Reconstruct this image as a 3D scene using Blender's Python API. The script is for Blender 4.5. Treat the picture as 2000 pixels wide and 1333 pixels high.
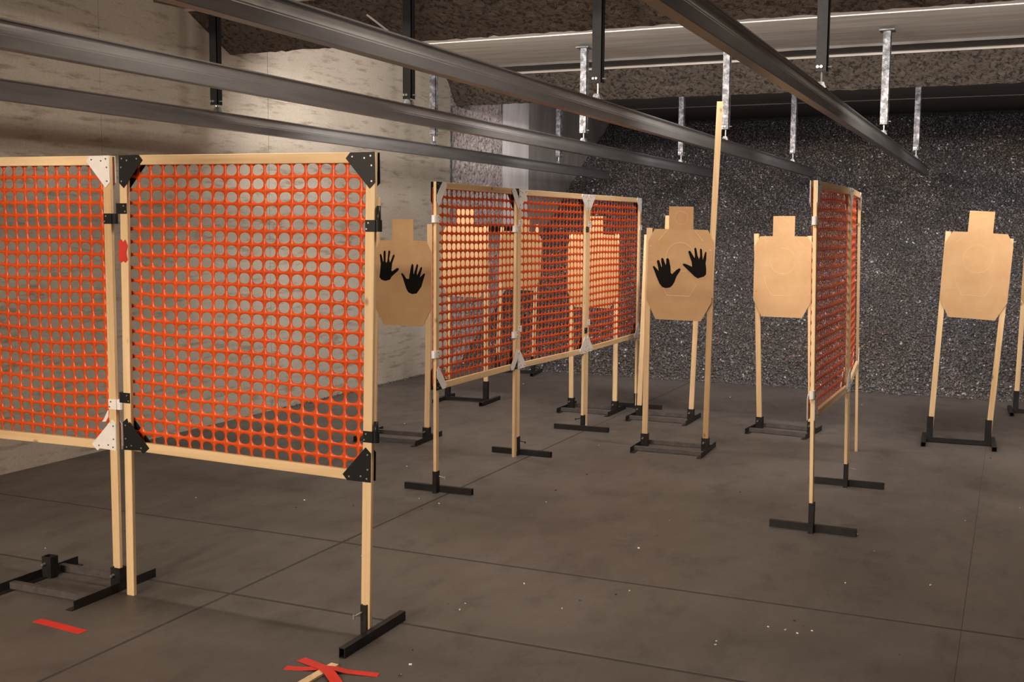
import bpy, bmesh, math, random
import numpy as np
from mathutils import Matrix, Vector, noise

for o in list(bpy.data.objects): bpy.data.objects.remove(o)
scene = bpy.context.scene
C = scene.collection

# ------------------------------------------------------------------ camera
YAW, PITCH, ROLL, FPX, EYE = .420004, .1000186, .00785, 2184.74, 1.6
fw = Vector((-math.sin(YAW)*math.cos(PITCH), math.cos(YAW)*math.cos(PITCH), -math.sin(PITCH)))
rt = Vector((math.cos(YAW), math.sin(YAW), 0)); up = rt.cross(fw)
r2 = math.cos(ROLL)*rt + math.sin(ROLL)*up; u2 = -math.sin(ROLL)*rt + math.cos(ROLL)*up
cd = bpy.data.cameras.new('camera'); cam = bpy.data.objects.new('camera', cd); C.objects.link(cam)
cd.sensor_width = 36; cd.lens = FPX/2000*36; cd.clip_start = .05; cd.clip_end = 100
cam.matrix_world = Matrix(((r2.x, u2.x, -fw.x, 0), (r2.y, u2.y, -fw.y, 0), (r2.z, u2.z, -fw.z, EYE), (0, 0, 0, 1)))
scene.camera = cam

# ------------------------------------------------------------------ world, exposure
w = bpy.data.worlds.new('world'); scene.world = w; w.use_nodes = True
w.node_tree.nodes['Background'].inputs[0].default_value = (1, .9, .8, 1)
w.node_tree.nodes['Background'].inputs[1].default_value = .0
vs = scene.view_settings
vs.view_transform = 'Standard'; vs.look = 'None'; vs.gamma = 1; vs.use_curve_mapping = False
vs.exposure = 0.12
# flood light rows: (Y, Z, watts, colour, degrees below level, [X of each lamp])
LAMPS_FAR = (7.73, 3.125, 39.0, (1, .92, .84), 38, (-4.45, -3.3, -1.7, -.1, 1.5, 3.1))
LAMPS_BERM = (11.80, 3.13, 12.0, (1, .92, .90), 44, (-4.75, -3.3, -1.7, -.1, 1.5, 3.1))
LAMPS_MID = (3.75, 3.13, 40.0, (1, .89, .77), 38, (-2.5, -1.2))
LAMPS_NEAR = (-3.7, 3.125, 172.0, (1, .85, .68), 15, (-4.6, -3.0, -1.4))

random.seed(7)
R = random.random
def U(a, b): return a + (b-a)*R()

# ------------------------------------------------------------------ materials
def nt(name):
    m = bpy.data.materials.new(name); m.use_nodes = True
    t = m.node_tree; b = t.nodes['Principled BSDF']
    return m, t, b
def nd(t, kind, **kw):
    n = t.nodes.new(kind)
    for k, v in kw.items():
        if k.startswith('i_'): n.inputs[k[2:].replace('_', ' ')].default_value = v
        else: setattr(n, k, v)
    return n
def ramp(t, src, stops, interp='LINEAR'):
    n = t.nodes.new('ShaderNodeValToRGB'); n.color_ramp.interpolation = interp
    cr = n.color_ramp
    while len(cr.elements) < len(stops): cr.elements.new(.5)
    for e, (p, c) in zip(cr.elements, stops):
        e.position = p; e.color = (*c, 1) if len(c) == 3 else c
    t.links.new(src, n.inputs[0]); return n
def coords(t, scale=(1, 1, 1), which='Object', loc=None):
    tc = nd(t, 'ShaderNodeTexCoord'); mp = nd(t, 'ShaderNodeMapping')
    mp.inputs['Scale'].default_value = scale
    t.links.new(tc.outputs[which], mp.inputs[0])
    return mp
def nz(t, mp, scale, detail=6, rough=.6, dist=0):
    n = nd(t, 'ShaderNodeTexNoise'); n.inputs['Scale'].default_value = scale
    n.inputs['Detail'].default_value = detail; n.inputs['Roughness'].default_value = rough
    n.inputs['Distortion'].default_value = dist
    t.links.new(mp.outputs[0], n.inputs['Vector']); return n
def mix(t, a, b, f, mode='MIX'):
    n = nd(t, 'ShaderNodeMix', data_type='RGBA', blend_type=mode)
    for s, v in ((0, f), (6, a), (7, b)):
        if isinstance(v, (int, float)): n.inputs[s].default_value = v
        elif isinstance(v, tuple): n.inputs[s].default_value = (*v, 1)
        else: t.links.new(v, n.inputs[s])
    return n.outputs[2]
def bump(t, b, h, strength, dist=.01):
    n = nd(t, 'ShaderNodeBump'); n.inputs['Strength'].default_value = strength; n.inputs['Distance'].default_value = dist
    t.links.new(h, n.inputs['Height']); t.links.new(n.outputs[0], b.inputs['Normal'])
def simple(name, col, rough=.5, metal=0, var=.12, scale=30):
    m, t, b = nt(name)
    mp = coords(t); n = nz(t, mp, scale, 4)
    rp = ramp(t, n.outputs[0], [(.3, tuple(c*(1-var) for c in col)), (.7, tuple(min(1, c*(1+var)) for c in col))])
    t.links.new(rp.outputs[0], b.inputs['Base Color'])
    b.inputs['Roughness'].default_value = rough; b.inputs['Metallic'].default_value = metal
    return m
def wood(name, axis):
    m, t, b = nt(name)
    sc = [26, 26, 26]; sc[axis] = 1.1
    mp = coords(t, tuple(sc))
    oi = nd(t, 'ShaderNodeObjectInfo')
    ad = nd(t, 'ShaderNodeVectorMath', operation='ADD')
    mu = nd(t, 'ShaderNodeMath', operation='MULTIPLY'); mu.inputs[1].default_value = 40
    t.links.new(oi.outputs['Random'], mu.inputs[0])
    t.links.new(mp.outputs[0], ad.inputs[0]); t.links.new(mu.outputs[0], ad.inputs[1])
    n = nz(t, ad, 1.0, 5, .62, .35)
    g = ramp(t, n.outputs[0], [(.25, (.54, .36, .185)), (.5, (.725, .52, .295)), (.75, (.79, .60, .36))])
    # knots
    mp2 = coords(t, tuple(9 if i != axis else 5.5 for i in range(3)))
    ad2 = nd(t, 'ShaderNodeVectorMath', operation='ADD')
    t.links.new(mp2.outputs[0], ad2.inputs[0]); t.links.new(mu.outputs[0], ad2.inputs[1])
    v = nd(t, 'ShaderNodeTexVoronoi'); v.inputs['Scale'].default_value = 1.0; t.links.new(ad2.outputs[0], v.inputs['Vector'])
    k = ramp(t, v.outputs['Distance'], [(.04, (.24, .12, .05)), (.12, (1, 1, 1))])
    c = mix(t, g.outputs[0], k.outputs[0], .75, 'MULTIPLY')
    # tone per piece
    tn = ramp(t, oi.outputs['Random'], [(0, (.86, .82, .78)), (1, (1, 1, 1))])
    c = mix(t, c, tn.outputs[0], 1.0, 'MULTIPLY')
    t.links.new(c, b.inputs['Base Color']); b.inputs['Roughness'].default_value = .62
    bump(t, b, n.outputs[0], .15, .002)
    return m
WV, WH = wood('pine_upright', 2), wood('pine_rail', 0)
WD = WV.copy(); WD.name = 'dark_pine'  # upright pine with its grain colours darkened, for one stand leg
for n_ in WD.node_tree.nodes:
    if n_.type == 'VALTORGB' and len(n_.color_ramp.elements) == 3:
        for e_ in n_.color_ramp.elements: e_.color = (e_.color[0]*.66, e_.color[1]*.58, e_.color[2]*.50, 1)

def concrete(name, c0, c1, stain, rough, streak=(1, 1, 1), spec=.3, bs=.25):
    m, t, b = nt(name)
    mp = coords(t, which='Object'); big = nz(t, mp, .55, 6, .6, .3)
    a = ramp(t, big.outputs[0], [(.32, c0), (.68, c1)])
    mp2 = coords(t, streak); n2 = nz(t, mp2, 3.2, 7, .65)
    st = ramp(t, n2.outputs[0], [(.33, stain), (.47, (1, 1, 1)), (.62, (1, 1, 1)), (.8, (1.0, 1.0, 1.0))])
    c = mix(t, a.outputs[0], st.outputs[0], .8, 'MULTIPLY')
    n3 = nz(t, mp, 60, 3, .7); f = ramp(t, n3.outputs[0], [(.3, (.86, .86, .86)), (.7, (1.08, 1.08, 1.08))])
    c = mix(t, c, f.outputs[0], .8, 'MULTIPLY')
    t.links.new(c, b.inputs['Base Color'])
    rr = ramp(t, n2.outputs[0], [(.3, (rough+.12,)*3), (.7, (rough-.06,)*3)])
    t.links.new(rr.outputs[0], b.inputs['Roughness']); b.inputs['Specular IOR Level'].default_value = spec
    bump(t, b, n3.outputs[0], bs, .004)
    return m
M_WALL = concrete('poured_concrete', (.41, .365, .31), (.56, .51, .44), (.56, .51, .45), .85, (.6, 1.0, 6.5), .2, .5)
M_FLOOR = concrete('trowelled_concrete', (.064, .053, .045), (.130, .113, .102), (.72, .68, .64), .47, (1.5, .8, 1), .35, .06)
M_JOINT = simple('joint_sealant', (.036, .029, .025), .8)
def pitted(name, base, pit, sc, thr, amt):
    m, t, b = nt(name); mp = coords(t, (1, 1, 1)); n = nz(t, mp, sc, 4, .62, .6)
    c = ramp(t, n.outputs[0], [(thr-.07, pit), (thr+.03, base), (.75, tuple(x*1.25 for x in base))])
    t.links.new(c.outputs[0], b.inputs['Base Color']); b.inputs['Roughness'].default_value = .9
    bump(t, b, n.outputs[0], amt, .03); return m
M_MAT = pitted('pitted_backing_board', (.130, .106, .086), (.042, .029, .023), 26, .46, 1.0)
M_RUBBLE = pitted('bullet_eaten_concrete', (.42, .37, .36), (.16, .11, .11), 26, .45, 1.0)
def steel(name, col, rough, metal, streak):
    m, t, b = nt(name); mp = coords(t, streak); n = nz(t, mp, 4, 6, .65)
    c = ramp(t, n.outputs[0], [(.3, tuple(x*.72 for x in col)), (.7, tuple(x*1.15 for x in col))])
    t.links.new(c.outputs[0], b.inputs['Base Color'])
    b.inputs['Roughness'].default_value = rough; b.inputs['Metallic'].default_value = metal; return m
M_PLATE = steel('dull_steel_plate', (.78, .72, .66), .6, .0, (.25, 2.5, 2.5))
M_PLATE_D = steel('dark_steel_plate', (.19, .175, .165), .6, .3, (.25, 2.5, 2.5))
M_WPLATE = steel('wall_steel_plate', (.66, .635, .64), .5, .05, (1, 1, .3))
M_WPLATE_D = steel('wall_plate_greyer', (.36, .33, .315), .55, .1, (1, 1, .3))
M_RAIL = steel('galvanised_track', (.25, .245, .245), .37, .6, (3, .3, 3))
def galv():
    m, t, b = nt('spangled_galvanised'); mp = coords(t)
    v = nd(t, 'ShaderNodeTexVoronoi'); v.inputs['Scale'].default_value = 38; t.links.new(mp.outputs[0], v.inputs['Vector'])
    n = nz(t, mp, 22, 5, .7)
    c = ramp(t, n.outputs[0], [(.4, (.08, .08, .085)), (.52, (.20, .20, .21)), (.68, (.46, .45, .47))])
    t.links.new(c.outputs[0], b.inputs['Base Color']); b.inputs['Metallic'].default_value = .45
    b.inputs['Roughness'].default_value = .5; return m
M_GALV = galv()
M_GALVD = steel('shaded_galvanised', (.020, .020, .022), .5, .1, (8, 8, 8))  # uprange hangers: the shade they hang in is put into this darker colour
M_BLACK = simple('black_painted_steel', (.018, .016, .016), .42, .1, .3, 25)
M_FLATBAR = simple('worn_flat_bar', (.085, .075, .072), .55, .3, .3, 25)
M_BPLASTIC = simple('black_plastic', (.012, .012, .013), .35)
M_WPLASTIC = simple('white_plastic', (.74, .70, .68), .45, 0, .05)
for m_ in (M_BLACK, M_BPLASTIC):
    m_.node_tree.nodes['Principled BSDF'].inputs['Specular IOR Level'].default_value = .22
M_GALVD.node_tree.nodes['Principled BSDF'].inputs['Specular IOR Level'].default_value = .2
M_SCREW = simple('zinc_screw', (.55, .54, .52), .3, .8)
M_SCREWD = simple('dark_screw', (.10, .09, .09), .4, .6)
M_RED = simple('red_tape', (.58, .026, .015), .45, 0, .12, 12)
M_PAINT = simple('black_spray_paint', (.007, .006, .006), .85)
M_PAINT.node_tree.nodes['Principled BSDF'].inputs['Specular IOR Level'].default_value = .1
M_WHITE = simple('white_chip', (.8, .78, .75), .6)
M_BRASS = simple('brass', (.55, .38, .16), .35, .8)
def cardboard():
    m, t, b = nt('brown_cardboard'); mp = coords(t, (1, 1, 1)); n = nz(t, mp, 5, 5, .6)
    mp2 = coords(t, (3, 3, 160)); n2 = nz(t, mp2, 1, 2)
    c = ramp(t, n.outputs[0], [(.3, (.45, .270, .130)), (.7, (.53, .335, .176))])
    f = ramp(t, n2.outputs[0], [(.3, (.975, .975, .975)), (.7, (1.015, 1.015, 1.015))])
    t.links.new(mix(t, c.outputs[0], f.outputs[0], 1.0, 'MULTIPLY'), b.inputs['Base Color'])
    b.inputs['Roughness'].default_value = .7; b.inputs['Specular IOR Level'].default_value = .25; return m
M_CARD = cardboard()
M_SCORE = simple('cardboard_score_line', (.585, .375, .205), .7, 0, .05)
def orange():
    m, t, b = nt('orange_barrier_plastic'); mp = coords(t); n = nz(t, mp, 3, 3)
    c = ramp(t, n.outputs[0], [(.3, (.72, .082, .010)), (.7, (.85, .12, .018))])
    t.links.new(c.outputs[0], b.inputs['Base Color']); b.inputs['Roughness'].default_value = .32
    b.inputs['Specular IOR Level'].default_value = .5
    tr = nd(t, 'ShaderNodeBsdfTranslucent'); t.links.new(c.outputs[0], tr.inputs[0])
    mx = nd(t, 'ShaderNodeMixShader'); mx.inputs[0].default_value = .28
    t.links.new(b.outputs[0], mx.inputs[1]); t.links.new(tr.outputs[0], mx.inputs[2])
    t.links.new(mx.outputs[0], t.nodes['Material Output'].inputs[0])
    n2 = nz(t, mp, 26, 2); bump(t, b, n2.outputs[0], .35, .004)
    return m
M_ORANGE = orange()
def rubber():
    m, t, b = nt('shredded_rubber'); a = nd(t, 'ShaderNodeAttribute', attribute_name='Col')
    t.links.new(a.outputs['Color'], b.inputs['Base Color']); b.inputs['Roughness'].default_value = .5
    b.inputs['Specular IOR Level'].default_value = .6
    return m
M_RUBBER = rubber()
M_BED = pitted("rubber_bed", (.10, .09, .087), (.02, .018, .018), 40, .5, 1.0)
def emis(name, col, s):
    m, t, b = nt(name); b.inputs['Base Color'].default_value = (.8, .8, .8, 1)
    b.inputs['Emission Color'].default_value = (*col, 1); b.inputs['Emission Strength'].default_value = s; return m

# ------------------------------------------------------------------ mesh helpers
class MB:
    def __init__(s): s.v = []; s.f = []
    def add(s, vs, fs):
        n = len(s.v); s.v += [tuple(v) for v in vs]; s.f += [tuple(i+n for i in f) for f in fs]; return s
    def box(s, x0, x1, y0, y1, z0, z1):
        return s.add([(x0, y0, z0), (x1, y0, z0), (x1, y1, z0), (x0, y1, z0), (x0, y0, z1), (x1, y0, z1), (x1, y1, z1), (x0, y1, z1)],
              [(3, 2, 1, 0), (4, 5, 6, 7), (0, 1, 5, 4), (1, 2, 6, 5), (2, 3, 7, 6), (3, 0, 4, 7)])
    def sweep(s, prof, p, q, side, cap=True):
        """closed 2-D profile (a, b) carried from p to q; a along side, b along the normal"""
        p, q = Vector(p), Vector(q); d = (q-p).normalized(); side = Vector(side); side = (side - d*side.dot(d)).normalized(); nn = side.cross(d)
        n = len(prof)
        vs = [p + side*a + nn*b for a, b in prof] + [q + side*a + nn*b for a, b in prof]
        fs = [(i, (i+1) % n, n+(i+1) % n, n+i) for i in range(n)]
        if cap: fs += [tuple(reversed(range(n))), tuple(range(n, 2*n))]
        return s.add(vs, fs)
    def bar(s, p, q, wa, wb, side, ch=0.0):
        a, b = wa/2, wb/2
        pr = [(-a, -b), (a, -b), (a, b), (-a, b)] if ch <= 0 else [(-a+ch, -b), (a-ch, -b), (a, -b+ch), (a, b-ch), (a-ch, b), (-a+ch, b), (-a, b-ch), (-a, -b+ch)]
        return s.sweep(pr, p, q, side)
    def rod(s, p, q, r, n=8):
        d = Vector(q)-Vector(p); sd = (1, 0, 0) if abs(d.normalized().x) < .8 else (0, 1, 0)
        return s.sweep([(r*math.cos(2*math.pi*i/n), r*math.sin(2*math.pi*i/n)) for i in range(n)], p, q, sd)
    def poly(s, pts, y0, y1):
        """prism of an x-z outline between y0 and y1 (outline fanned by bmesh)"""
        n = len(pts); vs = [(x, y0, z) for x, z in pts] + [(x, y1, z) for x, z in pts]
        return s.add(vs, [tuple(range(n)), tuple(reversed(range(n, 2*n)))] + [(i, n+i, n+(i+1) % n, (i+1) % n) for i in range(n)])
    def mesh(s, name, mat, smooth=False):
        me = bpy.data.meshes.new(name); me.from_pydata(s.v, [], s.f)
        bm = bmesh.new(); bm.from_mesh(me)
        bmesh.ops.triangulate(bm, faces=[f for f in bm.faces if len(f.verts) > 6])
        bmesh.ops.recalc_face_normals(bm, faces=bm.faces); bm.to_mesh(me); bm.free()
        me.materials.append(mat)
        if smooth:
            for p in me.polygons: p.use_smooth = True
        return me
    def build(s, name, mat, parent=None, smooth=False):
        return link(name, s.mesh(name, mat, smooth), parent)
def link(name, me, parent=None):
    o = bpy.data.objects.new(name, me); C.objects.link(o)
    if parent: o.parent = parent
    return o
def tag(o, label=None, cat=None, group=None, kind=None):
    for k, v in (('label', label), ('category', cat), ('group', group), ('kind', kind)):
        if v: o[k] = v
    return o
def empty(name, loc=(0, 0, 0), rot=(0, 0, 0)):
    o = bpy.data.objects.new(name, None); C.objects.link(o); o.location = loc; o.rotation_euler = rot
    o.empty_display_size = .1; return o
def struct(name, mb, mat, **k): return tag(mb.build(name, mat), kind='structure', **k)

XW, XR, YB, YE, ZC = -5.87, 6.2, -4.2, 17.6, 3.28
# ------------------------------------------------------------------ floor
fl = struct('floor', MB().box(XW-.3, XR+.2, YB-.2, YE+.3, -.2, -.0008), M_JOINT)
xs = [XW, -3.06, -.12, 2.82, XR]; ys = [YB, .9, 3.85, 4.745, 8.3, YE]
g = .010
for i in range(len(xs)-1):
    for j in range(len(ys)-1):
        gy0 = g if j not in (4,) else .0; gy1 = g if j not in (3,) else .0
        gx = [.0, .008, .0012, .0012, 0]; b = MB(); x0, x1, y0, y1 = xs[i]+gx[i], xs[i+1]-gx[i+1], ys[j]+gy0, ys[j+1]-gy1
        c = .0012
        b.add([(x0, y0, -.02), (x1, y0, -.02), (x1, y1, -.02), (x0, y1, -.02),
               (x0, y0, -c*.6), (x1, y0, -c*.6), (x1, y1, -c*.6), (x0, y1, -c*.6),
               (x0+c, y0+(c if gy0 else 0), 0), (x1-c, y0+(c if gy0 else 0), 0), (x1-c, y1-(c if gy1 else 0), 0), (x0+c, y1-(c if gy1 else 0), 0)],
              [(3, 2, 1, 0), (0, 1, 5, 4), (1, 2, 6, 5), (2, 3, 7, 6), (3, 0, 4, 7), (4, 5, 9, 8), (5, 6, 10, 9), (6, 7, 11, 10), (7, 4, 8, 11), (8, 9, 10, 11)])
        b.build('floor_slab', M_FLOOR, fl)

# ------------------------------------------------------------------ walls
wl = struct('wall_left', MB().box(XW-.3, XW-.03, YB, YE, -.1, ZC+.3), M_JOINT)
for a, b_ in zip([YB, -1.9, .75, 3.4, 6.07, 8.0, 10.5], [-1.9, .75, 3.4, 6.07, 8.0, 10.5, 11.40]):
    b = MB(); e = .0025
    b.box(XW-.05, XW, a+e, b_-e, -.02, ZC+.2); b.build('concrete_panel', M_WALL, wl)
# bullet-eaten stretch with a rough, recessed face
def rough_sheet(u0, u1, v0, v1, nu, nv, amp, fn, seed=0, back=None):
    vs, fs = [], []
    for j in range(nv+1):
        for i in range(nu+1):
            u = u0+(u1-u0)*i/nu; v = v0+(v1-v0)*j/nv
            d = noise.fractal(Vector((u*9+seed, v*9, seed)), .6, 2.2, 4)*amp
            vs.append(fn(u, v, d))
    for j in range(nv):
        for i in range(nu):
            a = j*(nu+1)+i; fs.append((a, a+1, a+nu+2, a+nu+1))
    m = MB(); m.add(vs, fs); return m
rough_sheet(11.40, 12.82, -.02, ZC, 60, 130, .018, lambda u, v, d: (XW-.012+d, u, v), 3).build('rubble_face', M_RUBBLE, wl)
MB().box(XW-.05, XW+.012, 11.385, 11.415, 0, ZC-.3).build('edge_angle', M_WPLASTIC if False else M_GALV, wl)
# angled deflector plate and the plate lining behind it
b = MB(); b.add([(XW, 12.82, 0), (XW+.10, 13.40, 0), (XW+.10, 13.40, ZC), (XW, 12.82, ZC), (XW-.02, 12.83, 0), (XW+.08, 13.42, 0), (XW+.08, 13.42, ZC), (XW-.02, 12.83, ZC)],
   [(0, 1, 2, 3), (7, 6, 5, 4), (1, 5, 6, 2), (3, 2, 6, 7), (0, 4, 5, 1), (0, 3, 7, 4)]); b.build('deflector_plate', M_WPLATE, wl)
MB().box(XW-.02, XW+.02, 13.43, 15.48, 0, ZC).build('lining_plate', M_WPLATE_D, wl)
MB().box(XW-.02, XW+.02, 15.49, YE, 0, ZC).build('lining_plate', M_WPLATE_D, wl)
# dark steel ledge on the wall
MB().box(XW-.01, XW+.06, 11.42, 13.04, 1.575, 1.635).build('steel_ledge', M_BLACK, wl)
struct('wall_right', MB().box(XR, XR+.2, YB, YE, -.1, ZC+.3), M_WALL)
struct('wall_back', MB().box(XW-.3, XR+.2, YB-.2, YB, -.1, ZC+.3), M_WALL)
struct('wall_front', MB().box(XW-.3, XR+.2, YE, YE+.2, -.1, ZC+.3), M_WALL)

# ------------------------------------------------------------------ ceiling: steel plates that step down at their laps
ce = struct('ceiling', MB().box(XW-.3, XR+.2, YB-.2, YE+.2, ZC+.06, ZC+.3), M_PLATE_D)
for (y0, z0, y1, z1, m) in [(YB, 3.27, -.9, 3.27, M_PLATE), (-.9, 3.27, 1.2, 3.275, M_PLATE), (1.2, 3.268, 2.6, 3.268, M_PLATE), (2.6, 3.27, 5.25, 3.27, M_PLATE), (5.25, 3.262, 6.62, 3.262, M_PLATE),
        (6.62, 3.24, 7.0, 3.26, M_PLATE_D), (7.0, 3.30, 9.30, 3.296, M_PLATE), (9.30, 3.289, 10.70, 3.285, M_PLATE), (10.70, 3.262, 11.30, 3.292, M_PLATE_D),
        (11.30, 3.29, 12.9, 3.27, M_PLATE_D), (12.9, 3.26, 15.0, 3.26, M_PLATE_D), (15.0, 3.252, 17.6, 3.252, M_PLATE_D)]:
    b = MB(); N = 120
    # lower front lip slightly ragged, as cut with a torch
    vs, fs = [], []
    for i in range(N+1):
        x = XW+(XR-XW)*i/N; rg = .003*noise.noise(Vector((x*6, y0, 0))) if y0 in (10.70,) else 0
        vs += [(x, y0, z0+rg), (x, y1, z1), (x, y1, ZC+.1), (x, y0, ZC+.1)]
    for i in range(N):
        a = i*4; fs += [(a+k, a+4+k, a+4+(k+1) % 4, a+(k+1) % 4) for k in range(4)]
    fs += [(0, 1, 2, 3), (N*4+3, N*4+2, N*4+1, N*4)]
    b.add(vs, fs); b.build('ceiling_plate', m, ce)
# baffles: pitted boards sloping down and downrange from the ceiling
def baffle(y0, z0, y1, z1, label, slits=()):
    o = empty('ceiling_baffle', (0, y1, z1)); tag(o, label, 'baffle', 'sloping ceiling baffles')
    edges = [XW] + [s for s in slits] + [XR]
    ny, nzv = (z0-z1), (y1-y0); L = math.hypot(ny, nzv); nrm = Vector((0, -ny/L, -nzv/L))
    for k in range(len(edges)-1):
        def xat(edge, v):      # edge is a number or (x at top, x at bottom, gap)
            return edge if not isinstance(edge, tuple) else edge[0]+(edge[1]-edge[0])*v
        a, c = edges[k], edges[k+1]
        def gap(v): return .012*max(0, min(1, (v-.25)/.2))*(1 if v < .98 else 1)
        nu, nv = int((xat(c, .5)-xat(a, .5))/.05), 12
        vs, fs = [], []
        for side in (0, 1):
            for j in range(nv+1):
                for i in range(nu+1):
                    v = j/nv; xa = xat(a, v)+(gap(v) if isinstance(a, tuple) else 0); xc = xat(c, v)-(gap(v) if isinstance(c, tuple) else 0)
                    x = xa+(xc-xa)*i/nu
                    d = .012*noise.fractal(Vector((x*11, v*4, y0)), .6, 2.1, 4) if side == 0 else -.03
                    vs.append((x, y0+(y1-y0)*v+nrm.y*d-0, z0+(z1-z0)*v+nrm.z*d))
        n1 = (nu+1)*(nv+1)
        for j in range(nv):
            for i in range(nu):
                q = j*(nu+1)+i; fs.append((q, q+1, q+nu+2, q+nu+1)); q += n1; fs.append((q, q+nu+1, q+nu+2, q+1))
        for j in range(nv):
            for i in (0, nu):
                q = j*(nu+1)+i; fs.append((q, q+nu+1, q+nu+1+n1, q+n1))
        for i in range(nu):
            for j in (0, nv):
                q = j*(nu+1)+i; fs.append((q, q+1, q+1+n1, q+n1))
        m = MB(); m.add([(x, y-y1, z-z1) for x, y, z in vs], fs); m.build('pitted_board', M_MAT, o)
    # flat steel capping along the top edge
    MB().box(XW, XR, y0-y1-.012, y0-y1+.02, z0-z1-.012, z0-z1+.03).build('top_strip', M_PLATE, o)
    return o
baffle(3.02, 3.26, 3.5, 2.985, 'pitted ceiling baffle over the front barricade, above the picture')
baffle(6.98, 3.25, 7.5, 2.985, 'dark pitted ceiling baffle along the top of the picture, in shadow')
ce_b = [o for o in C.objects if o.name.startswith('ceiling_baffle')][1]
MB().rod((-4.36, -.36, .15), (-4.20, -.33, .03), .008, 8).build('white_sliver', M_WPLASTIC, ce_b)  # thin white rod for a bright sliver on this baffle's face
baffle(11.28, 3.28, 11.55, 2.985, 'brown pitted ceiling baffle in front of the rubber berm, lit')

# ------------------------------------------------------------------ lamps hidden behind the baffles
ORD = ['first', 'second', 'third', 'fourth', 'fifth', 'sixth']
def lamp(x, row, where):
    Y, Z, P, col, deg, X = row
    o = empty('flood_light', (x, Y, Z), (math.radians(90-deg), 0, 0)); a, c = .28, .085
    h = MB(); h.box(-a-.02, a+.02, -c-.02, c+.02, .012, .06)
    for q in ((-a-.02, -a, -c-.02, c+.02), (a, a+.02, -c-.02, c+.02), (-a, a, -c-.02, -c), (-a, a, c, c+.02)): h.box(*q, -.004, .012)
    h.build('housing', M_BLACK, o)
    MB().box(-a, a, -c, c, .0, .012).build('diffuser', emis('flood_diffuser', col, 6), o)
    ph = math.radians(90-deg); upv = Vector((0, math.sin(ph), math.cos(ph)))
    MB().bar(Vector((0, 0, .05)), Vector((0, 0, .05))+upv*.155, .05, .006, (1, 0, 0)).build('bracket', M_GALV, o)
    ld = bpy.data.lights.new('flood', 'AREA'); ld.shape = 'RECTANGLE'; ld.size = 2*a; ld.size_y = 2*c; ld.energy = P; ld.color = col
    lo = bpy.data.objects.new('flood_lamp', ld); C.objects.link(lo); lo.parent = o; lo.location = (0, 0, -.006)
    tag(o, 'black flood light %s, %s from the concrete wall' % (where, ORD[sum(q < x for q in X)]), 'lamp', 'ceiling flood lights')
for x in LAMPS_FAR[5]: lamp(x, LAMPS_FAR, 'hidden behind the dark baffle')
for x in LAMPS_BERM[5]: lamp(x, LAMPS_BERM, 'hidden behind the brown baffle')
for x in LAMPS_MID[5]: lamp(x, LAMPS_MID, 'over the front barricade')
for x in LAMPS_NEAR[5]: lamp(x, LAMPS_NEAR, 'behind the camera')

# ------------------------------------------------------------------ rubber berm
SL, Y0 = .63, 11.62
def berm_z(x, y):
    yb = Y0 + .10*noise.noise(Vector((x*.7, 1.3, 0))) + .05*noise.noise(Vector((x*2.3, 4.1, 0)))
    d = y-yb
    return max(-.02, SL*d*(1-.35*math.exp(-max(d, 0)*2.2)*0)) + .05*noise.fractal(Vector((x*1.3, y*1.3, 5)), .8, 2, 3)*min(1, max(0, d)) + .012*noise.noise(Vector((x*9, y*9, 2)))
nx, ny = 170, 110
vs = []; fs = []
for j in range(ny+1):
    for i in range(nx+1):
        x = XW+(XR-XW)*i/nx; y = 11.35+(17.0-11.35)*j/ny; vs.append((x, y, berm_z(x, y)))
for j in range(ny):
    for i in range(nx):
        a = j*(nx+1)+i; fs.append((a, a+1, a+nx+2, a+nx+1))
bm_ = MB(); bm_.add(vs, fs)
be = bm_.build('rubber_berm', M_BED, None, True)
tag(be, 'sloping mound of shredded black rubber across the end of the range', 'berm', None, 'stuff')
# loose chips over the slope
rng = np.random.default_rng(5)
NC = 72000
cx = np.where(rng.random(NC) < .88, rng.uniform(XW+.02, .9, NC), rng.uniform(.9, 4.5, NC))
cy = rng.uniform(11.5, 16.75, NC)
cz = np.array([berm_z(float(a), float(b)) for a, b in zip(cx, cy)])
keep = (cz > .0) & (cz < 3.2); cx, cy, cz = cx[keep], cy[keep], cz[keep]
# spill at the toe and along the left wall
NS = 2600
sx_ = rng.uniform(XW+.05, 2.5, NS); sy_ = 11.62-np.abs(rng.normal(0, .06, NS))
NW = 700
wx_ = XW+.02+np.abs(rng.normal(0, .03, NW)); wy_ = 11.6-rng.random(NW)**1.5*3.6
cx = np.concatenate([cx, sx_, wx_]); cy = np.concatenate([cy, sy_, wy_]); cz = np.concatenate([cz, np.full(NS+NW, .004)])
n = len(cx)
octa = np.array([(1, 0, 0), (-1, 0, 0), (0, 1, 0), (0, -1, 0), (0, 0, 1), (0, 0, -1)], float)
oct_f = np.array([(0, 2, 4), (2, 1, 4), (1, 3, 4), (3, 0, 4), (2, 0, 5), (1, 2, 5), (3, 1, 5), (0, 3, 5)])
size = rng.uniform(.009, .023, n); small = np.arange(n) >= n-NS-NW; size[small] *= .5
sc = np.stack([size*rng.uniform(.8, 1.5, n), size*rng.uniform(.5, 1.0, n), size*rng.uniform(.25, .6, n)], 1)
V = octa[None]*sc[:, None]*(1+.35*rng.normal(0, 1, (n, 6, 1)).clip(-1, 1))
q = rng.normal(0, 1, (n, 4)); q /= np.linalg.norm(q, axis=1)[:, None]
W_, X_, Y_, Z_ = q.T
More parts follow.
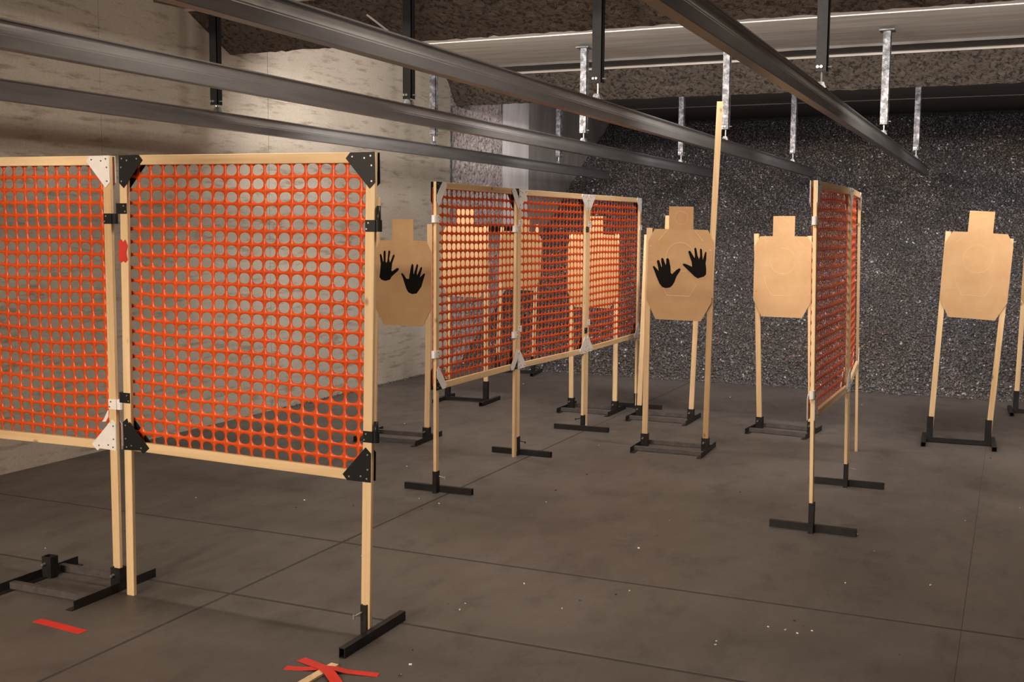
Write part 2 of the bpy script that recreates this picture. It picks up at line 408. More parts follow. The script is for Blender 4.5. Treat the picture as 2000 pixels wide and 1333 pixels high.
Rm = np.stack([np.stack([1-2*(Y_*Y_+Z_*Z_), 2*(X_*Y_-Z_*W_), 2*(X_*Z_+Y_*W_)], 1), np.stack([2*(X_*Y_+Z_*W_), 1-2*(X_*X_+Z_*Z_), 2*(Y_*Z_-X_*W_)], 1), np.stack([2*(X_*Z_-Y_*W_), 2*(Y_*Z_+X_*W_), 1-2*(X_*X_+Y_*Y_)], 1)], 1)
V = np.einsum('nij,nkj->nki', Rm, V) + np.stack([cx, cy, cz+size*.35], 1)[:, None]
V[:, :, 0] = np.maximum(V[:, :, 0], XW+.022)
F = (oct_f[None]+np.arange(n)[:, None, None]*6).reshape(-1, 3)
me = bpy.data.meshes.new('rubber_chips'); me.vertices.add(n*6); me.loops.add(len(F)*3); me.polygons.add(len(F))
me.vertices.foreach_set('co', V.reshape(-1)); me.loops.foreach_set('vertex_index', F.reshape(-1).astype(np.int32))
me.polygons.foreach_set('loop_start', np.arange(len(F), dtype=np.int32)*3); me.update(calc_edges=True)
val = rng.uniform(.055, .21, n); hue = rng.random(n)
col = np.stack([val*.92, val*.85, val*.84], 1)
big = np.array([noise.noise(Vector((float(a)*.9, float(b)*1.1, 8.0))) for a, b in zip(cx, cy)])[:, None]
col *= 1 + big*np.array([.18, .02, -.22])
val2 = np.array([noise.noise(Vector((float(a)*2.2, float(b)*2.2, 3.0))) for a, b in zip(cx, cy)])[:, None]
col *= 1 + .35*val2
col[hue < .18] *= np.array([1.0, .88, 1.06]); col[(hue > .18) & (hue < .32)] *= np.array([1.12, .95, .78])
br = rng.random(n); col[br < .028] = np.stack([rng.uniform(.35, .6, n)]*3, 1)[br < .028]
col[(br > .035) & (br < .042)] = (.22, .10, .08)
ca = me.color_attributes.new('Col', 'FLOAT_COLOR', 'POINT')
ca.data.foreach_set('color', np.repeat(np.concatenate([col, np.ones((n, 1))], 1), 6, axis=0).reshape(-1))
me.materials.append(M_RUBBER)
tag(link('rubber_chips', me, be), 'loose shredded rubber crumbs', None, None, 'stuff')

# ------------------------------------------------------------------ overhead tracks with their hangers
PROF = [(.026, 0), (.027, .003), (.027, .050), (.024, .055), (.024, .060), (.017, .072), (.010, .087), (.007, .098), (.009, .106), (.016, .110), (.021, .111), (.021, .118)]
prof = PROF + [(-a, b) for a, b in reversed(PROF)]
def track(x, hang, label):
    o = empty('overhead_track', (x, 0, 2.292)); tag(o, label, 'track', 'overhead steel target tracks')
    b = MB(); n = len(prof); y0, y1 = -3.9, 14.86
    b.add([(a, y0, c) for a, c in prof]+[(a, y1, c) for a, c in prof], [(i, (i+1) % n, n+(i+1) % n, n+i) for i in range(n)]+[tuple(reversed(range(n))), tuple(range(n, 2*n))])
    b.build('track_beam', M_RAIL, o)
    for y, zb in hang:
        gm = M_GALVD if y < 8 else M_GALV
        zb -= 2.292; zt = 3.262-2.292
        h = MB(); t = .005; ww = .064
        h.box(-ww/2, ww/2, y, y+t, zb, zt); h.box(ww/2-t, ww/2, y, y+ww*.8, zb, zt)
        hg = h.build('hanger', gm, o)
        MB().box(-.06, .06, y-.05, y+.09, zt-.008, zt+.003).build('ceiling_flange', M_GALV, hg)
        MB().rod((0, y+.025, .118), (0, y+.025, zb+.02), .006).build('threaded_rod', M_SCREW, hg)
        c = MB(); c.poly([(-.03, .116), (.03, .116), (.016, .15), (-.016, .15)], y, y+.05); c.build('track_clamp', M_GALV, hg)
        c = MB(); c.rod((-.02, y-.012, zb+.025), (-.02, y+.02, zb+.025), .008); c.rod((.0, y-.012, zb+.025), (.0, y+.02, zb+.025), .008); c.rod((.02, y+.02, zb+.025), (.055, y+.02, zb+.025), .005); c.build('bolt', M_SCREW, hg)
    return o
track(-5.2, [(-.1, 2.46), (3.15, 2.46), (6.457, 2.454), (9.718, 2.49), (12.997, 2.488)], 'grey steel overhead track nearest the concrete wall, lowest in the picture')
track(-3.69, [(-.1, 2.46), (3.2, 2.46), (6.54, 2.446), (9.827, 2.487), (13.153, 2.493)], 'grey steel overhead track second from the concrete wall')
track(-2.42, [(0, 2.5), (3.3, 2.5), (6.676, 2.51), (10.07, 2.505), (13.429, 2.505)], 'grey steel overhead track third from the concrete wall, above the tall stick')
track(-1.042, [(0, 2.5), (3.3, 2.5), (6.586, 2.5), (9.901, 2.492), (13.242, 2.5)], 'grey steel overhead track farthest right, ending before the berm')

# ------------------------------------------------------------------ barricade panels
TH, WW, GS = .019, .040, .128
def net(corners, nc, nr, seed, y, amp=.006, dep=1.0):
    """orange barrier netting: a sheet with a rounded hole in every cell"""
    (tl, tr, br, bl) = [Vector(c) for c in corners]
    def pos(s, t):           # s 0..1 left-right, t 0..1 top-bottom
        p = (tl*(1-s)+tr*s)*(1-t)+(bl*(1-s)+br*s)*t
        e = min(1, 7*min(s, 1-s, t, 1-t)+.15)
        du = amp*2.2*noise.noise(Vector((s*2.6+seed, t*2.6, 1)))*e + amp*.45*noise.noise(Vector((s*11+seed, t*11, 3)))
        dz = amp*2.8*noise.noise(Vector((s*2.2, t*2.2+seed, 7)))*e + amp*.45*noise.noise(Vector((s*11, t*11+seed, 9)))
        dn = dep*(.010*noise.noise(Vector((s*3+seed, t*3, 13)))*e + .0035*noise.noise(Vector((s*13+seed, t*9, 17))))
        return (p.x+du, y+dn, p.y+dz)
    m = MB(); key = {}
    def vert(a, b2):
        k = (a, b2)
        if k not in key: key[k] = len(m.v); m.v.append(pos(a/(2*nc), b2/(2*nr)))
        return key[k]
    for j in range(nr):
        for i in range(nc):
            O = [vert(2*i, 2*j), vert(2*i+1, 2*j), vert(2*i+2, 2*j), vert(2*i+2, 2*j+1), vert(2*i+2, 2*j+2), vert(2*i+1, 2*j+2), vert(2*i, 2*j+2), vert(2*i, 2*j+1)]
            rx = (.412 if dep > .9 else .430)+.025*(noise.noise(Vector((i*3.1, j*1.7, seed)))); rz = (.395 if dep > .9 else .388)+.025*(noise.noise(Vector((i*1.3, j*2.9, seed+4))))
            Rg = []
            for k in range(16):
                th = -3*math.pi/4+2*math.pi*k/16
                c_, s_ = math.cos(th), math.sin(th); e = 2/2.35
                px = i+.5+rx*math.copysign(abs(c_)**e, c_); py = j+.5+rz*math.copysign(abs(s_)**e, s_)
                Rg.append(len(m.v)); m.v.append(pos(px/nc, py/nr))
            for k in range(8):
                a, c = O[k], O[(k+1) % 8]; q0, q1, q2 = Rg[2*k], Rg[2*k+1], Rg[(2*k+2) % 16]
                m.f += [(a, q1, q0), (a, c, q1), (c, q2, q1)]
    return m
def gusset(o, cx, cz, sx, sz, y, mat, smat, s=1, jag=0):
    """triangular corner plate; (cx, cz) is the outer corner, sx/sz point into the panel, y its outer face side"""
    a = GS
    pts = [(0.002, 0.0), (a-.02, 0.0), (a, .022), (.024, a+.008), (.0, a-.014)]
    if jag: pts = [(0.002, 0.0), (a-.035, .004), (a-.02, -.008), (a+.012, .018), (a-.008, .038), (.05, a-.02), (.036, a-.004), (.03, a-.012), (.022, a+.01), (.0, a-.008)]
    P = [(cx+sx*p, cz+sz*q) for p, q in pts]
    y0 = y; y1 = y-.003*s
    gm = MB().poly(P, y0, y1).build('gusset', mat, o)
    sm = MB()
    for p, q in ((.018, .014), (a-.03, .016), (.045, .022), (.014, .05), (.014, a-.02)):
        X, Z = cx+sx*p, cz+sz*q; r = .0035
        sm.rod((X, y1, Z), (X, y1-.002*s, Z), r, 8)
    tag(sm.build('screws', smat, gm), kind='stuff')
def hinge(o, x, z, sx, mat, smat, pin=0, w=.05, h=.044):
    """bracket on a post's face, wrapping to a barrel past the post's edge on side sx"""
    yf = -TH/2
    b = MB(); b.box(min(x-sx*.018, x+sx*w*.5), max(x-sx*.018, x+sx*w*.5), yf-.003, yf, z-h/2, z+h/2)
    cxb = x+sx*(w*.5+.008); 
    pr = [(.013*math.cos(2*math.pi*i/10), .013*math.sin(2*math.pi*i/10)) for i in range(10)]
    b.sweep(pr, (cxb, yf+.010, z-h/2), (cxb, yf+.010, z+h/2), (1, 0, 0))
    hb = b.build('hinge_bracket', mat, o)
    s = MB()
    for p, q in ((-.004, .011), (-.012, -.012)):
        s.rod((x+sx*p, yf-.003, z+q), (x+sx*p, yf-.0055, z+q), .0032, 8)
    tag(s.build('screws', smat, hb), kind='stuff')
    if pin:
        MB().rod((cxb, yf+.010, z-h*.3), (cxb, yf+.010, z+pin), .0085, 10).build('hinge_pin', M_BPLASTIC, hb, True)
def panel(loc, ang, label, L, feet, tops, bots, tilt=0, seed=1, front='b', back='b', ncol=19, nrow=22, dep=1.0, ext=.008, strip=False, hinges=(), jag=(), postz=(0, 0), extra=None, rail_l=None):
    """loc: floor point under the left post; L: distance between the post centres.
    feet/tops: u of each post centre at floor and top; tops z; bots: z of the lower edge of the bottom rail"""
    o = empty('mesh_barricade', (*loc, 0), (tilt, 0, ang)); tag(o, label, 'barricade', 'orange mesh barricade panels')
    (fl_, fr_), (tl_, tr_) = feet, tops[0]; (zl, zr) = tops[1]
    def ul(z): return fl_+(tl_-fl_)*z/zl
    def ur(z): return fr_+(tr_-fr_)*z/zr
    ch = .002
    MB().bar((fl_, 0, postz[0]), (tl_, 0, zl), WW, TH, (1, 0, 0), ch).build('post', WV, o)
    MB().bar((fr_, 0, postz[1]), (tr_, 0, zr), WW, TH, (1, 0, 0), ch).build('post', WV, o)
    hw = WW/2
    zt = (zl-hw, zr-hw); zb = (bots[0]+hw, bots[1]+hw)
    MB().bar((ul(zt[0])+hw, 0, zt[0]), (ur(zt[1])-hw, 0, zt[1]), WW, TH, (0, 0, 1), ch).build('top_rail', WH, o)
    MB().bar((ul(zb[0])+hw, 0, zb[0]), (ur(zb[1])-hw, 0, zb[1]), WW, TH, (0, 0, 1), ch).build('bottom_rail', WH, o)
    nm = net([(ul(zl)-ext, zl-.033), (ur(zr)+ext, zr-.033), (ur(bots[1])+ext, bots[1]+.022), (ul(bots[0])-ext, bots[0]+.022)], ncol, nrow, seed*3.7, TH/2+.0115, .006 if dep > .9 else .004, dep)
    me_ = bpy.data.meshes.new('orange_netting'); me_.from_pydata(nm.v, [], nm.f); me_.materials.append(M_ORANGE)
    for p_ in me_.polygons: p_.use_smooth = True
    ob = link('orange_netting', me_, o)
    sd = ob.modifiers.new('thickness', 'SOLIDIFY'); sd.thickness = .0014; sd.offset = 0
    mats = {'b': (M_BPLASTIC, M_SCREW), 'w': (M_WPLASTIC, M_SCREWD)}
    for k, (X, Z, sx, sz) in enumerate(((ul(zl)-hw, zl, 1, -1), (ur(zr)+hw, zr, -1, -1), (ul(bots[0])-hw, bots[0], 1, 1), (ur(bots[1])+hw, bots[1], -1, 1))):
        f = front[k % len(front)]; bk = back[k % len(back)]
        gusset(o, X, Z, sx, sz, -TH/2, *mats[f], 1, k in jag)
        if strip:
            a = GS; pts = [(a-.055, 0), (a-.012, 0), (a+.004, .022), (.024, a+.016), (.0, a-.006), (.0, a-.05)]
            MB().poly([(X+sx*p, Z+sz*q) for p, q in pts], -TH/2-.0065, -TH/2-.0052).build('white_strip', M_WPLASTIC, o)
        gusset(o, X, Z, sx, sz, TH/2+.0145, *mats[bk], -1)
    for (side, z, sx, mt, pin) in hinges:
        hinge(o, (ul(z) if side == 'l' else ur(z)), z, sx, *mats[mt], pin)
    return o
HP = math.pi/2
near = panel((-3.437, 3.655), 0, 'large orange mesh barricade in front, black corner plates on all four corners', 1.188, (0, 1.188), ((.022, 1.224), (1.893, 1.882)), (.642, .622),
      seed=1, front='b', back='b', hinges=(('l', 1.672, -1, 'b', 0), ('l', .868, -1, 'b', 0), ('r', 1.607, 1, 'b', .075), ('r', .80, 1, 'b', .06)), jag=(2,), postz=(.0, .03))
left = panel((-4.755, 3.70), 0, 'orange mesh barricade cut by the left edge of the picture, white corner plates', 1.2, (0, 1.2), ((.0, 1.205), (1.907, 1.897)), (.612, .622),
      seed=2, front='w', back='w', hinges=(('r', 1.63, 1, 'b', 0), ('r', .826, 1, 'w', 0)), jag=(3,), postz=(.03, .03))
# torn scraps of white plastic and the red tape on the near panel's post
MB().poly([(1.155, .755), (1.178, .795), (1.186, .80), (1.182, .77), (1.168, .748), (1.145, .745)], -TH/2-.0045, -TH/2-.003).build('torn_plastic', M_WPLASTIC, left)
b = MB(); z = 1.497
b.poly([(-.010, z-.045), (.002, z-.052), (.012, z-.044), (.024, z-.052), (.036, z-.04), (.030, z-.01), (.038, z+.02), (.026, z+.045), (.014, z+.034), (.004, z+.046), (-.012, z+.036), (-.006, z+.01), (-.012, z-.02)], -TH/2-.003, -TH/2-.0008)
b.build('red_tape_scrap', M_RED, near)

def along(p, q, *a, **k):
    d = Vector(q)-Vector(p); return panel(p, math.atan2(d.y, d.x), *a, **k)
along((-3.135, 5.905), (-3.15, 7.105), 'first orange mesh barricade of the middle row, its frame nearest the camera', 1.2, (0, 1.2), ((0, 1.205), (1.874, 1.876)), (.630, .624), seed=3, dep=.35, strip=True, front='b', back='b',
      hinges=(('l', 1.655, -1, 'w', 0), ('l', .848, -1, 'w', 0), ('r', 1.60, -1, 'w', 0), ('r', .865, -1, 'w', 0)), postz=(.03, 0))
along((-3.15, 7.155), (-3.088, 8.32), 'middle orange mesh barricade of the middle row', 1.2, (0, 1.166), ((0.0, 1.166), (1.873, 1.874)), (.620, .618), seed=4, dep=.35, front='w', back='b',
      hinges=(('l', 1.64, 1, 'w', 0), ('l', .90, 1, 'w', 0), ('r', 1.60, 1, 'b', 0), ('r', .80, 1, 'b', 0)), postz=(.03, .03))
along((-3.084, 8.368), (-3.035, 9.54), 'far orange mesh barricade of the middle row, beside the hand-print target', 1.17, (0, 1.17), ((0, 1.173), (1.875, 1.878)), (.624, .645), seed=5, dep=.35, front='w', back='b',
      hinges=(('l', 1.64, 1, 'w', 0), ('l', .86, 1, 'w', 0), ('r', 1.62, 1, 'w', 0)), postz=(.0, .03))
along((-.915, 5.975), (-.895, 7.165), 'near orange mesh barricade of the right row, seen almost edge on', 1.19, (0, 1.19), ((0, 1.19), (1.862, 1.864)), (.608, .612), seed=6, dep=.35, ext=-.018, front='w', back='w', tilt=-.020,
      hinges=(('l', 1.655, -1, 'w', 0), ('l', .745, -1, 'w', 0), ('r', 1.6, 1, 'w', 0)), postz=(.03, .03))
along((-.893, 7.213), (-.985, 8.40), 'far orange mesh barricade of the right row, seen almost edge on', 1.19, (0, 1.19), ((0, 1.19), (1.868, 1.876)), (.616, .63), seed=7, dep=.35, ext=-.018, front='w', back='w', tilt=-.024,
      hinges=(('l', 1.62, -1, 'w', 0), ('l', .82, 1, 'w', 0)), postz=(.0, .0))

# ------------------------------------------------------------------ T-shaped steel feet
def tube_rect(m, p, q, wdt, hgt, t=.003):
    """hollow rectangular tube lying from p to q (open ends)"""
    a, c = wdt/2, hgt/2; p, q = Vector(p), Vector(q)
    d = (q-p).normalized(); s = Vector((-d.y, d.x, 0)); u = Vector((0, 0, 1))
    out = [(-a, -c), (a, -c), (a, c), (-a, c)]; inn = [(-a+t, -c+t), (a-t, -c+t), (a-t, c-t), (-a+t, c-t)]
    vs = [e+s*x+u*y for e in (p, q) for x, y in out+inn]
    fs = []
    for i in range(4):
        j = (i+1) % 4
        fs += [(i, j, 8+j, 8+i), (4+i, 12+i, 12+j, 4+j), (i, 4+i, 4+j, j), (8+i, 8+j, 12+j, 12+i)]
    m.add(vs, fs)
def sock(m, x, y, z0, z1, wx, wy, t=.003):
    vs = []; 
    for z in (z0, z1):
        for k in (0, t): vs += [(x-wx/2+k, y-wy/2+k, z), (x+wx/2-k, y-wy/2+k, z), (x+wx/2-k, y+wy/2-k, z), (x-wx/2+k, y+wy/2-k, z)]
    fs = []
    for i in range(4):
        j = (i+1) % 4
        fs += [(i, j, 8+j, 8+i), (4+i, 12+i, 12+j, 4+j), (8+i, 8+j, 12+j, 12+i), (i, 4+i, 4+j, j)]
    m.add(vs, fs)
def tfoot(loc, ang, label, off=.034, side=1, bolt=(1, 0), zt=.135, length=.457, shift=0):
    """local x runs along the foot tube; the socket stands beside it"""
    o = empty('steel_base', (*loc, 0), (0, 0, ang)); tag(o, label, 'foot', 'black steel feet under the barricades')
    m = MB(); tube_rect(m, (-length/2+shift, side*off, .020), (length/2+shift, side*off, .020), .026, .039); m.build('foot_tube', M_BLACK, o)
    m = MB(); sock(m, 0, 0, 0.0, zt, .043 if abs(math.cos(ang)) < .5 else .026, .026 if abs(math.cos(ang)) < .5 else .046); m.build('socket', M_BLACK, o)
    bx, by = bolt; m = MB()
    e = Vector((bx*.022, by*.022, zt-.03)); f = Vector((bx*.062, by*.062, zt-.038))
    m.rod(e, f, .0035, 8); m.rod(f-Vector((0, 0, .009)), f+Vector((0, 0, .009)), .004, 8); m.build('clamp_screw', M_SCREW if by else M_BLACK, o)
    return o
tfoot((-2.249, 3.655), HP, 'black steel T-foot under the right post of the front barricade', side=-1, bolt=(-1, .3))
tfoot((-3.135, 5.905), .02, 'black steel T-foot under the first post of the middle barricade row', bolt=(1, -.1))
tfoot((-3.15, 7.158), 0, 'black steel T-foot under the doubled posts nearest in the middle row', bolt=(1, 0), shift=.02)
tfoot((-3.088, 8.318), .03, 'black steel T-foot under the second pair of doubled posts in the middle row', side=-1, bolt=(-1, .0), zt=.12)
tfoot((-3.036, 9.54), .03, 'black steel T-foot at the far end of the middle barricade row', bolt=(1, 0), zt=.14)
tfoot((-.915, 5.975), -.04, 'black steel T-foot under the nearest post of the right barricade row', bolt=(0, .6), zt=.165)
tfoot((-.896, 7.165), .02, 'black steel T-foot under the doubled posts of the right barricade row', bolt=(1, .2), zt=.15)

# ------------------------------------------------------------------ target stands and cardboard targets
def stand_angle(loc, ang, label, sep=.445, rl=.48, yo=-.03, sticks=None, sy=.0, group='black steel target stands'):
    """angle-iron runners joined by two flat bars, square sockets; local x across, local y downrange"""
    o = empty('target_stand', (*loc, 0), (0, 0, ang)); tag(o, label, 'target stand', group)
    for s in (-1, 1):
        X = s*(sep/2+.031); m = MB()
        m.box(X-.002, X+.002, yo-rl/2, yo+rl/2-.0, 0, .04); m.box(min(X, X-s*.032), max(X, X-s*.032), yo-rl/2-.012, yo+rl/2, 0, .004)
        m.build('runner', M_BLACK, o)
        m = MB(); sock(m, s*sep/2, sy, .004, .10, .052, .046, .004); m.build('socket', M_BLACK, o)
        m = MB(); m.rod((s*sep/2-.008, sy-.023, .068), (s*sep/2-.008, sy-.042, .066), .006, 8); m.build('clamp_bolt', M_SCREW, o)
    for yy in (yo-.155, yo+.13):
        m = MB(); m.box(-sep/2-.028, sep/2+.028, yy-.002, yy+.002, .004, .033); m.box(-sep/2-.028, sep/2+.028, yy+.002, yy+.028, .029, .033); m.build('cross_bar', M_FLATBAR, o)
    return o
def stand_tube(loc, ang, label, sep=.41, rl=.45, group='black steel target stands', zt=.20):
    o = empty('target_stand', (*loc, 0), (0, 0, ang)); tag(o, label, 'target stand', group)
    for s in (-1, 1):
        X = s*(sep/2+.04)
        m = MB(); tube_rect(m, (X, -rl/2, .018), (X, rl/2, .018), .034, .034); m.build('runner', M_BLACK, o)
        m = MB(); sock(m, s*sep/2, 0, .01, zt, .046, .038, .003); m.build('socket', M_BLACK, o)
    m = MB(); m.box(-sep/2-.04, sep/2+.04, -.016, .016, .008, .036); m.build('cross_bar', M_BLACK, o)
    return o
def stick(o, xb, xt, z0, z1, y=0.0, wd=.040, yt=None, mat=None):
    MB().bar((xb, y, z0), (xt, (yt if yt is not None else y), z1), wd, .019, (1, 0, 0), .0015).build('wooden_upright', mat or WV, o)
HW = .234
OUT = [(-.163, 0), (.163, 0), (HW, .135), (HW, .556), (.190, .640), (.087, .642), (.087, .80), (-.087, .80), (-.087, .642), (-.190, .640), (-HW, .556), (-HW, .135)]
def ring(cx, cz, r, a0=0, a1=360, n=36, wd=.0016):
    m = MB(); vs = []; fs = []
    for i in range(n+1):
        t = math.radians(a0+(a1-a0)*i/n)
        for rr, yy in ((r-wd, -.0022), (r, -.0032), (r+wd, -.0022)): vs.append((cx+rr*math.cos(t), yy, cz+rr*math.sin(t)))
    for i in range(n):
        a = i*3; fs += [(a, a+1, a+4, a+3), (a+1, a+2, a+5, a+4)]
    m.add(vs, fs); return m
def crease(pts):
    m = MB(); wd = .0016
    for (a, c), (e, f) in zip(pts, pts[1:]):
        d = Vector((e-a, 0, f-c)).normalized(); s = Vector((-d.z, 0, d.x))*wd
        p, q = Vector((a, -.0022, c)), Vector((e, -.0022, f)); mid = Vector((0, -.001, 0))
        m.add([p-s, p+mid, p+s, q-s, q+mid, q+s], [(0, 1, 4, 3), (1, 2, 5, 4)])
    return m
def target(loc, z0, ang, roll, label, hands=None, pitch=0, headbend=0, score=True, sc=1.0):
    """cardboard silhouette target; local x across, -y faces the camera, z from its lower edge"""
    o = empty('cardboard_target', (*loc, z0), (0, 0, ang)); tag(o, label, 'target', 'brown cardboard silhouette targets')
    Mx = Matrix.Rotation(roll, 4, 'Y') @ Matrix.Rotation(pitch, 4, 'X') @ Matrix.Scale(sc, 4)
    def put(m, name, mat, par=o, smooth=False):
        m.v = [tuple(Mx @ Vector(v)) for v in m.v]; return m.build(name, mat, par, smooth)
    body = MB(); body.poly([p for p in OUT if p[1] < .65], -.0022, .0022); bo = put(body, 'body_board', M_CARD)
    hd = MB(); hd.poly([(-.087, 0), (.087, 0), (.087, .158), (-.087, .158)], -.0022, .0022)
    Hb = Matrix.Translation((0, 0, .642)) @ Matrix.Rotation(headbend, 4, 'X')
    hd.v = [tuple(Hb @ Vector(v)) for v in hd.v]; hb = put(hd, 'head_board', M_CARD)
    if score:
        put(ring(0, .445, .102), 'scored_ring', M_SCORE, bo)
        rg = ring(0, .08, .046); rg.v = [tuple(Hb @ Vector(v)) for v in rg.v]; put(rg, 'scored_ring', M_SCORE, hb)
        put(crease([(-.085, .172), (.075, .172)]), 'scored_line', M_SCORE, bo)
        put(crease([(-.085, .172), (-.135, .26), (-.148, .33)]), 'scored_line', M_SCORE, bo)
        put(crease([(.075, .172), (.125, .26)]), 'scored_line', M_SCORE, bo)
        put(crease([(-.10, .63), (-.16, .56)]), 'scored_line', M_SCORE, bo)
        put(crease([(.10, .63), (.16, .56)]), 'scored_line', M_SCORE, bo)
    if hands:
        for pts in hands:
            m = MB(); m.poly(pts, -.0038, -.0024); put(m, 'hand_print', M_PAINT, bo)
    st = MB()
    for X, Z in ((-.215, .52), (.215, .50), (-.212, .2), (.214, .19)): st.box(X-.006, X+.006, -.0032, -.0022, Z-.0012, Z+.0012)
    tag(put(st, 'staples', M_SCREW, bo), kind='stuff')
    return o
def conv(pts, cx, cz, k): return [((x-cx)/k, (cz-y)/k) for x, y in pts]
H_RL = conv([(318,690),(335,685),(350,700),(385,735),(376,690),(362,635),(372,618),(388,625),(412,690),(420,692),(410,640),(408,605),(420,595),(432,605),(450,650),(462,672),(464,640),(462,608),(478,595),(492,610),(512,690),(515,750),(530,765),(575,720),(605,700),(622,708),(615,730),(580,785),(560,845),(540,880),(515,905),(470,915),(430,905),(395,865),(360,790),(340,740)], 610, 1248, 1489)
H_RR = conv([(640,660),(650,650),(672,652),(742,680),(735,630),(715,580),(695,525),(705,512),(720,520),(765,590),(768,560),(758,490),(770,478),(780,490),(795,560),(812,600),(822,570),(818,495),(828,487),(840,500),(845,560),(853,605),(862,570),(872,530),(882,518),(888,530),(888,600),(882,640),(892,700),(892,755),(870,778),(805,800),(770,780),(720,735),(680,700),(650,672)], 610, 1248, 1489)
H_LL = conv([(165,190),(180,182),(192,205),(210,275),(216,270),(215,160),(232,138),(245,155),(242,270),(255,290),(266,260),(280,150),(292,138),(305,155),(290,240),(298,285),(312,260),(340,195),(355,185),(362,205),(330,290),(318,380),(330,385),(395,345),(415,350),(415,370),(380,400),(320,450),(300,485),(240,502),(190,490),(160,460),(170,390),(178,300)], 467, 1027, 1570)
H_LR = conv([(445,412),(462,405),(480,420),(515,470),(550,470),(555,430),(580,310),(593,290),(607,310),(605,400),(612,420),(645,310),(657,290),(668,310),(650,400),(655,430),(700,335),(712,325),(720,345),(695,430),(690,450),(740,405),(755,402),(755,420),(735,480),(710,560),(665,620),(650,640),(590,650),(540,630),(515,590),(490,520),(465,450)], 467, 1027, 1570)
def full(kind, loc, ang, slabel, tlabel, bx, tx, ztop, tc, z0, roll, hands=None, gap=.016, **k):
    """stand + sticks + target. bx/tx: stick x at floor / top; tc: target centre x at its lower edge; z0 its height"""
    sep = bx[1]-bx[0]; mid = (bx[0]+bx[1])/2
    sk = {a: k.pop(a) for a in ('zt', 'yo', 'rl') if a in k}
    yt = k.pop('yt', 0); old = k.pop('old', False)
    ca, sa = math.cos(ang), math.sin(ang)
    def wp(x, y): return (loc[0]+ca*x-sa*y, loc[1]+sa*x+ca*y)
    st = (stand_angle if kind == 'a' else stand_tube)(wp(mid, 0), ang, slabel, sep=sep, **sk)
    for i in (0, 1):
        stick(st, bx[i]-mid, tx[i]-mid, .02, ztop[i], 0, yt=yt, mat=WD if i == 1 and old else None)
    ym = yt*(z0+.35)/1.6
    return st, target((*wp(tc, ym-gap),), z0, ang, roll, tlabel, hands, pitch=-math.atan2(yt, 1.6) if yt else 0, **k)
# each: plane centre from the photograph's sockets
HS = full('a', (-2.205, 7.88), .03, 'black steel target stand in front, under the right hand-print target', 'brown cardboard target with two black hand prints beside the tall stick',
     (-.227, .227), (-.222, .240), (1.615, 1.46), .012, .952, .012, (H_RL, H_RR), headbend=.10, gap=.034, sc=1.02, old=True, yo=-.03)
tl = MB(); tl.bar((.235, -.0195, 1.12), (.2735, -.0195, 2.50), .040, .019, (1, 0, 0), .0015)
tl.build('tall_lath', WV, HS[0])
full('a', (-4.218, 7.362), .06, 'black steel target stand behind the front barricade', 'shaded cardboard target with two black hand prints between the front barricade and the middle row',
     (-.224, .224), (-.185, .25), (1.83, 1.63), .033, .866, .0, (H_LL, H_LR), score=False)
full('a', (-2.65, 9.138), 0, 'black steel target stand half hidden behind the right hand-print target', 'blank cardboard target hidden behind the hand-print target, only its head edge shows',
     (-.228, .228), (-.19, .27), (1.56, 1.56), .045, .92, .02)
full('a', (-1.608, 8.98), -.10, 'black steel target stand left of the right barricade row', 'blank cardboard target left of the right barricade row',
     (-.209, .209), (-.279, .151), (1.577, 1.563), -.052, .917, -.004)
full('t', (-.317, 9.03), .05, 'black tube target stand with tall sockets, right of the barricades', 'blank tilted cardboard target standing alone right of the barricades',
     (-.205, .205), (-.138, .292), (1.607, 1.558), .049, .958, .052)
full('t', (-4.576, 9.225), .06, 'black tube target stand seen under the first middle barricade', 'bright blank cardboard target seen through the first middle barricade',
     (-.192, .192), (-.188, .188), (1.62, 1.63), -.025, .975, .01)
full('t', (-5.006, 11.30), .16, 'black tube target stand farthest back, at the foot of the berm', 'blank cardboard target farthest back, half hidden behind the doubled posts',
     (-.205, .205), (-.158, .24), (1.62, 1.65), .045, .93, .03)
full('a', (-3.348, 9.268), .0, 'black steel target stand behind the second pair of doubled posts', 'blank cardboard target seen through the middle and far barricades of the middle row',
     (-.205, .205), (-.222, .205), (1.57, 1.575), -.012, .915, .0)
full('t', (.285, 10.85), .05, 'black tube target stand cut by the right edge of the picture', 'blank cardboard target cut by the right edge of the picture',
     (-.205, .205), (-.18, .23), (1.56, 1.56), .02, .90, .02)
stand_angle((-3.745, 3.69), .02, 'black steel target stand without a target under the left barricade', sep=.40, rl=.50, yo=-.05)

# ------------------------------------------------------------------ tape, lath and litter on the floor
def ribbon(name, pts, wd, zs, label, cat='tape', group=None):
    m = MB(); P = [Vector(p) for p in pts]; vs = []; fs = []
    for i, p in enumerate(P):
        d = (P[min(i+1, len(P)-1)]-P[max(i-1, 0)]).normalized(); s = Vector((-d.y, d.x))*wd/2
        for q, dz in ((p-s, 0), (p+s, 0)): vs.append((q.x, q.y, zs[i]+.0015))
    n_ = len(vs); vs += [(x, y, z_-.0012) for x, y, z_ in vs]
    for i in range(len(P)-1):
        a = 2*i; fs += [(a, a+2, a+3, a+1), (n_+a+1, n_+a+3, n_+a+2, n_+a), (a, n_+a, n_+a+2, a+2), (a+1, a+3, n_+a+3, n_+a+1)]
    e = n_-2; fs += [(0, 1, n_+1, n_), (e, n_+e, n_+e+1, e+1)]
    m.add(vs, fs); o = m.build(name, M_RED)
    return tag(o, label, cat, group)
ribbon('floor_tape', [(-3.552, 3.241), (-3.46, 3.236), (-3.37, 3.228), (-3.282, 3.220)], .045, [0, 0, 0, 0], 'red tape strip on the floor below the left target stand', group='red floor tape')
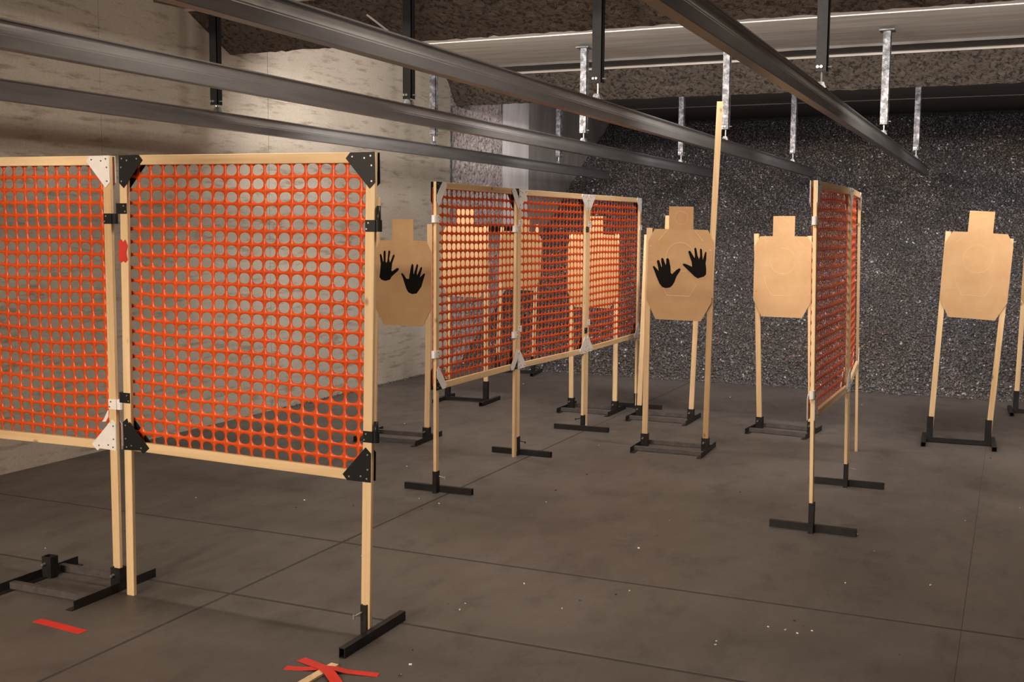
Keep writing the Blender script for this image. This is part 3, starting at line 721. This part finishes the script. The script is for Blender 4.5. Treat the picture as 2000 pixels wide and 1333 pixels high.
lath = MB(); lath.bar((-2.197, 3.352, .006), (-2.225, 2.75, .006), .034, .010, (1, 0, 0), .001)
tag(lath.build('wooden_lath', WV), 'flat wooden lath on the floor under the red tape', 'lath')
def hump(t): return .0125*max(0, 1-abs(t)/.05) if abs(t) > .02 else .0125
A = [(-2.352, 3.262), (-2.29, 3.279), (-2.245, 3.290), (-2.205, 3.300), (-2.165, 3.308), (-2.12, 3.320), (-2.01, 3.348)]
ribbon('floor_tape', A, .034, [0, 0, .006, .0125, .0125, .004, 0], 'long straight red tape strip across the wooden lath', group='red floor tape')
Bp = [(-2.345, 3.352), (-2.29, 3.335), (-2.24, 3.312), (-2.2, 3.29), (-2.16, 3.262), (-2.11, 3.225), (-2.05, 3.18)]
ribbon('floor_tape', Bp, .042, [.001, .002, .008, .0145, .0145, .005, 0], 'crossing red tape strip slanting over the wooden lath', group='red floor tape')
# litter: paper crumbs, wood splinters and a few cases
m = MB(); mb2 = MB(); mdk = MB(); rnd = random.Random(3)
spots = [(-2.02, 3.56), (-1.93, 3.4), (-1.9, 3.2), (-1.55, 4.6), (-1.62, 4.35), (-1.25, 3.55), (-.75, 4.55), (-.70, 4.5), (-.78, 4.4), (-2.15, 4.15), (-2.1, 4.1), (-.95, 4.2), (-.6, 5.0), (-.35, 5.4)]
for k in range(70):
    if k < 26: x, y = spots[k % len(spots)]; x += rnd.gauss(0, .04); y += rnd.gauss(0, .04)
    else: x, y = rnd.uniform(-4.6, .4), rnd.uniform(3.0, 11)
    s = rnd.uniform(.002, .006); a = rnd.uniform(0, 6.28); tgt = m if k % 3 else mdk
    d = Vector((math.cos(a), math.sin(a), 0)); tgt.bar(Vector((x, y, s*.4))-d*s, Vector((x, y, s*.4))+d*s, s, s*.8, (0, 0, 1))
tag(m.build('floor_litter', M_WHITE), 'pale paper and wood crumbs scattered over the concrete floor', 'litter', None, 'stuff')
tag(mdk.build('rubber_crumbs', M_BED), 'dark rubber crumbs scattered over the concrete floor', 'litter', None, 'stuff')
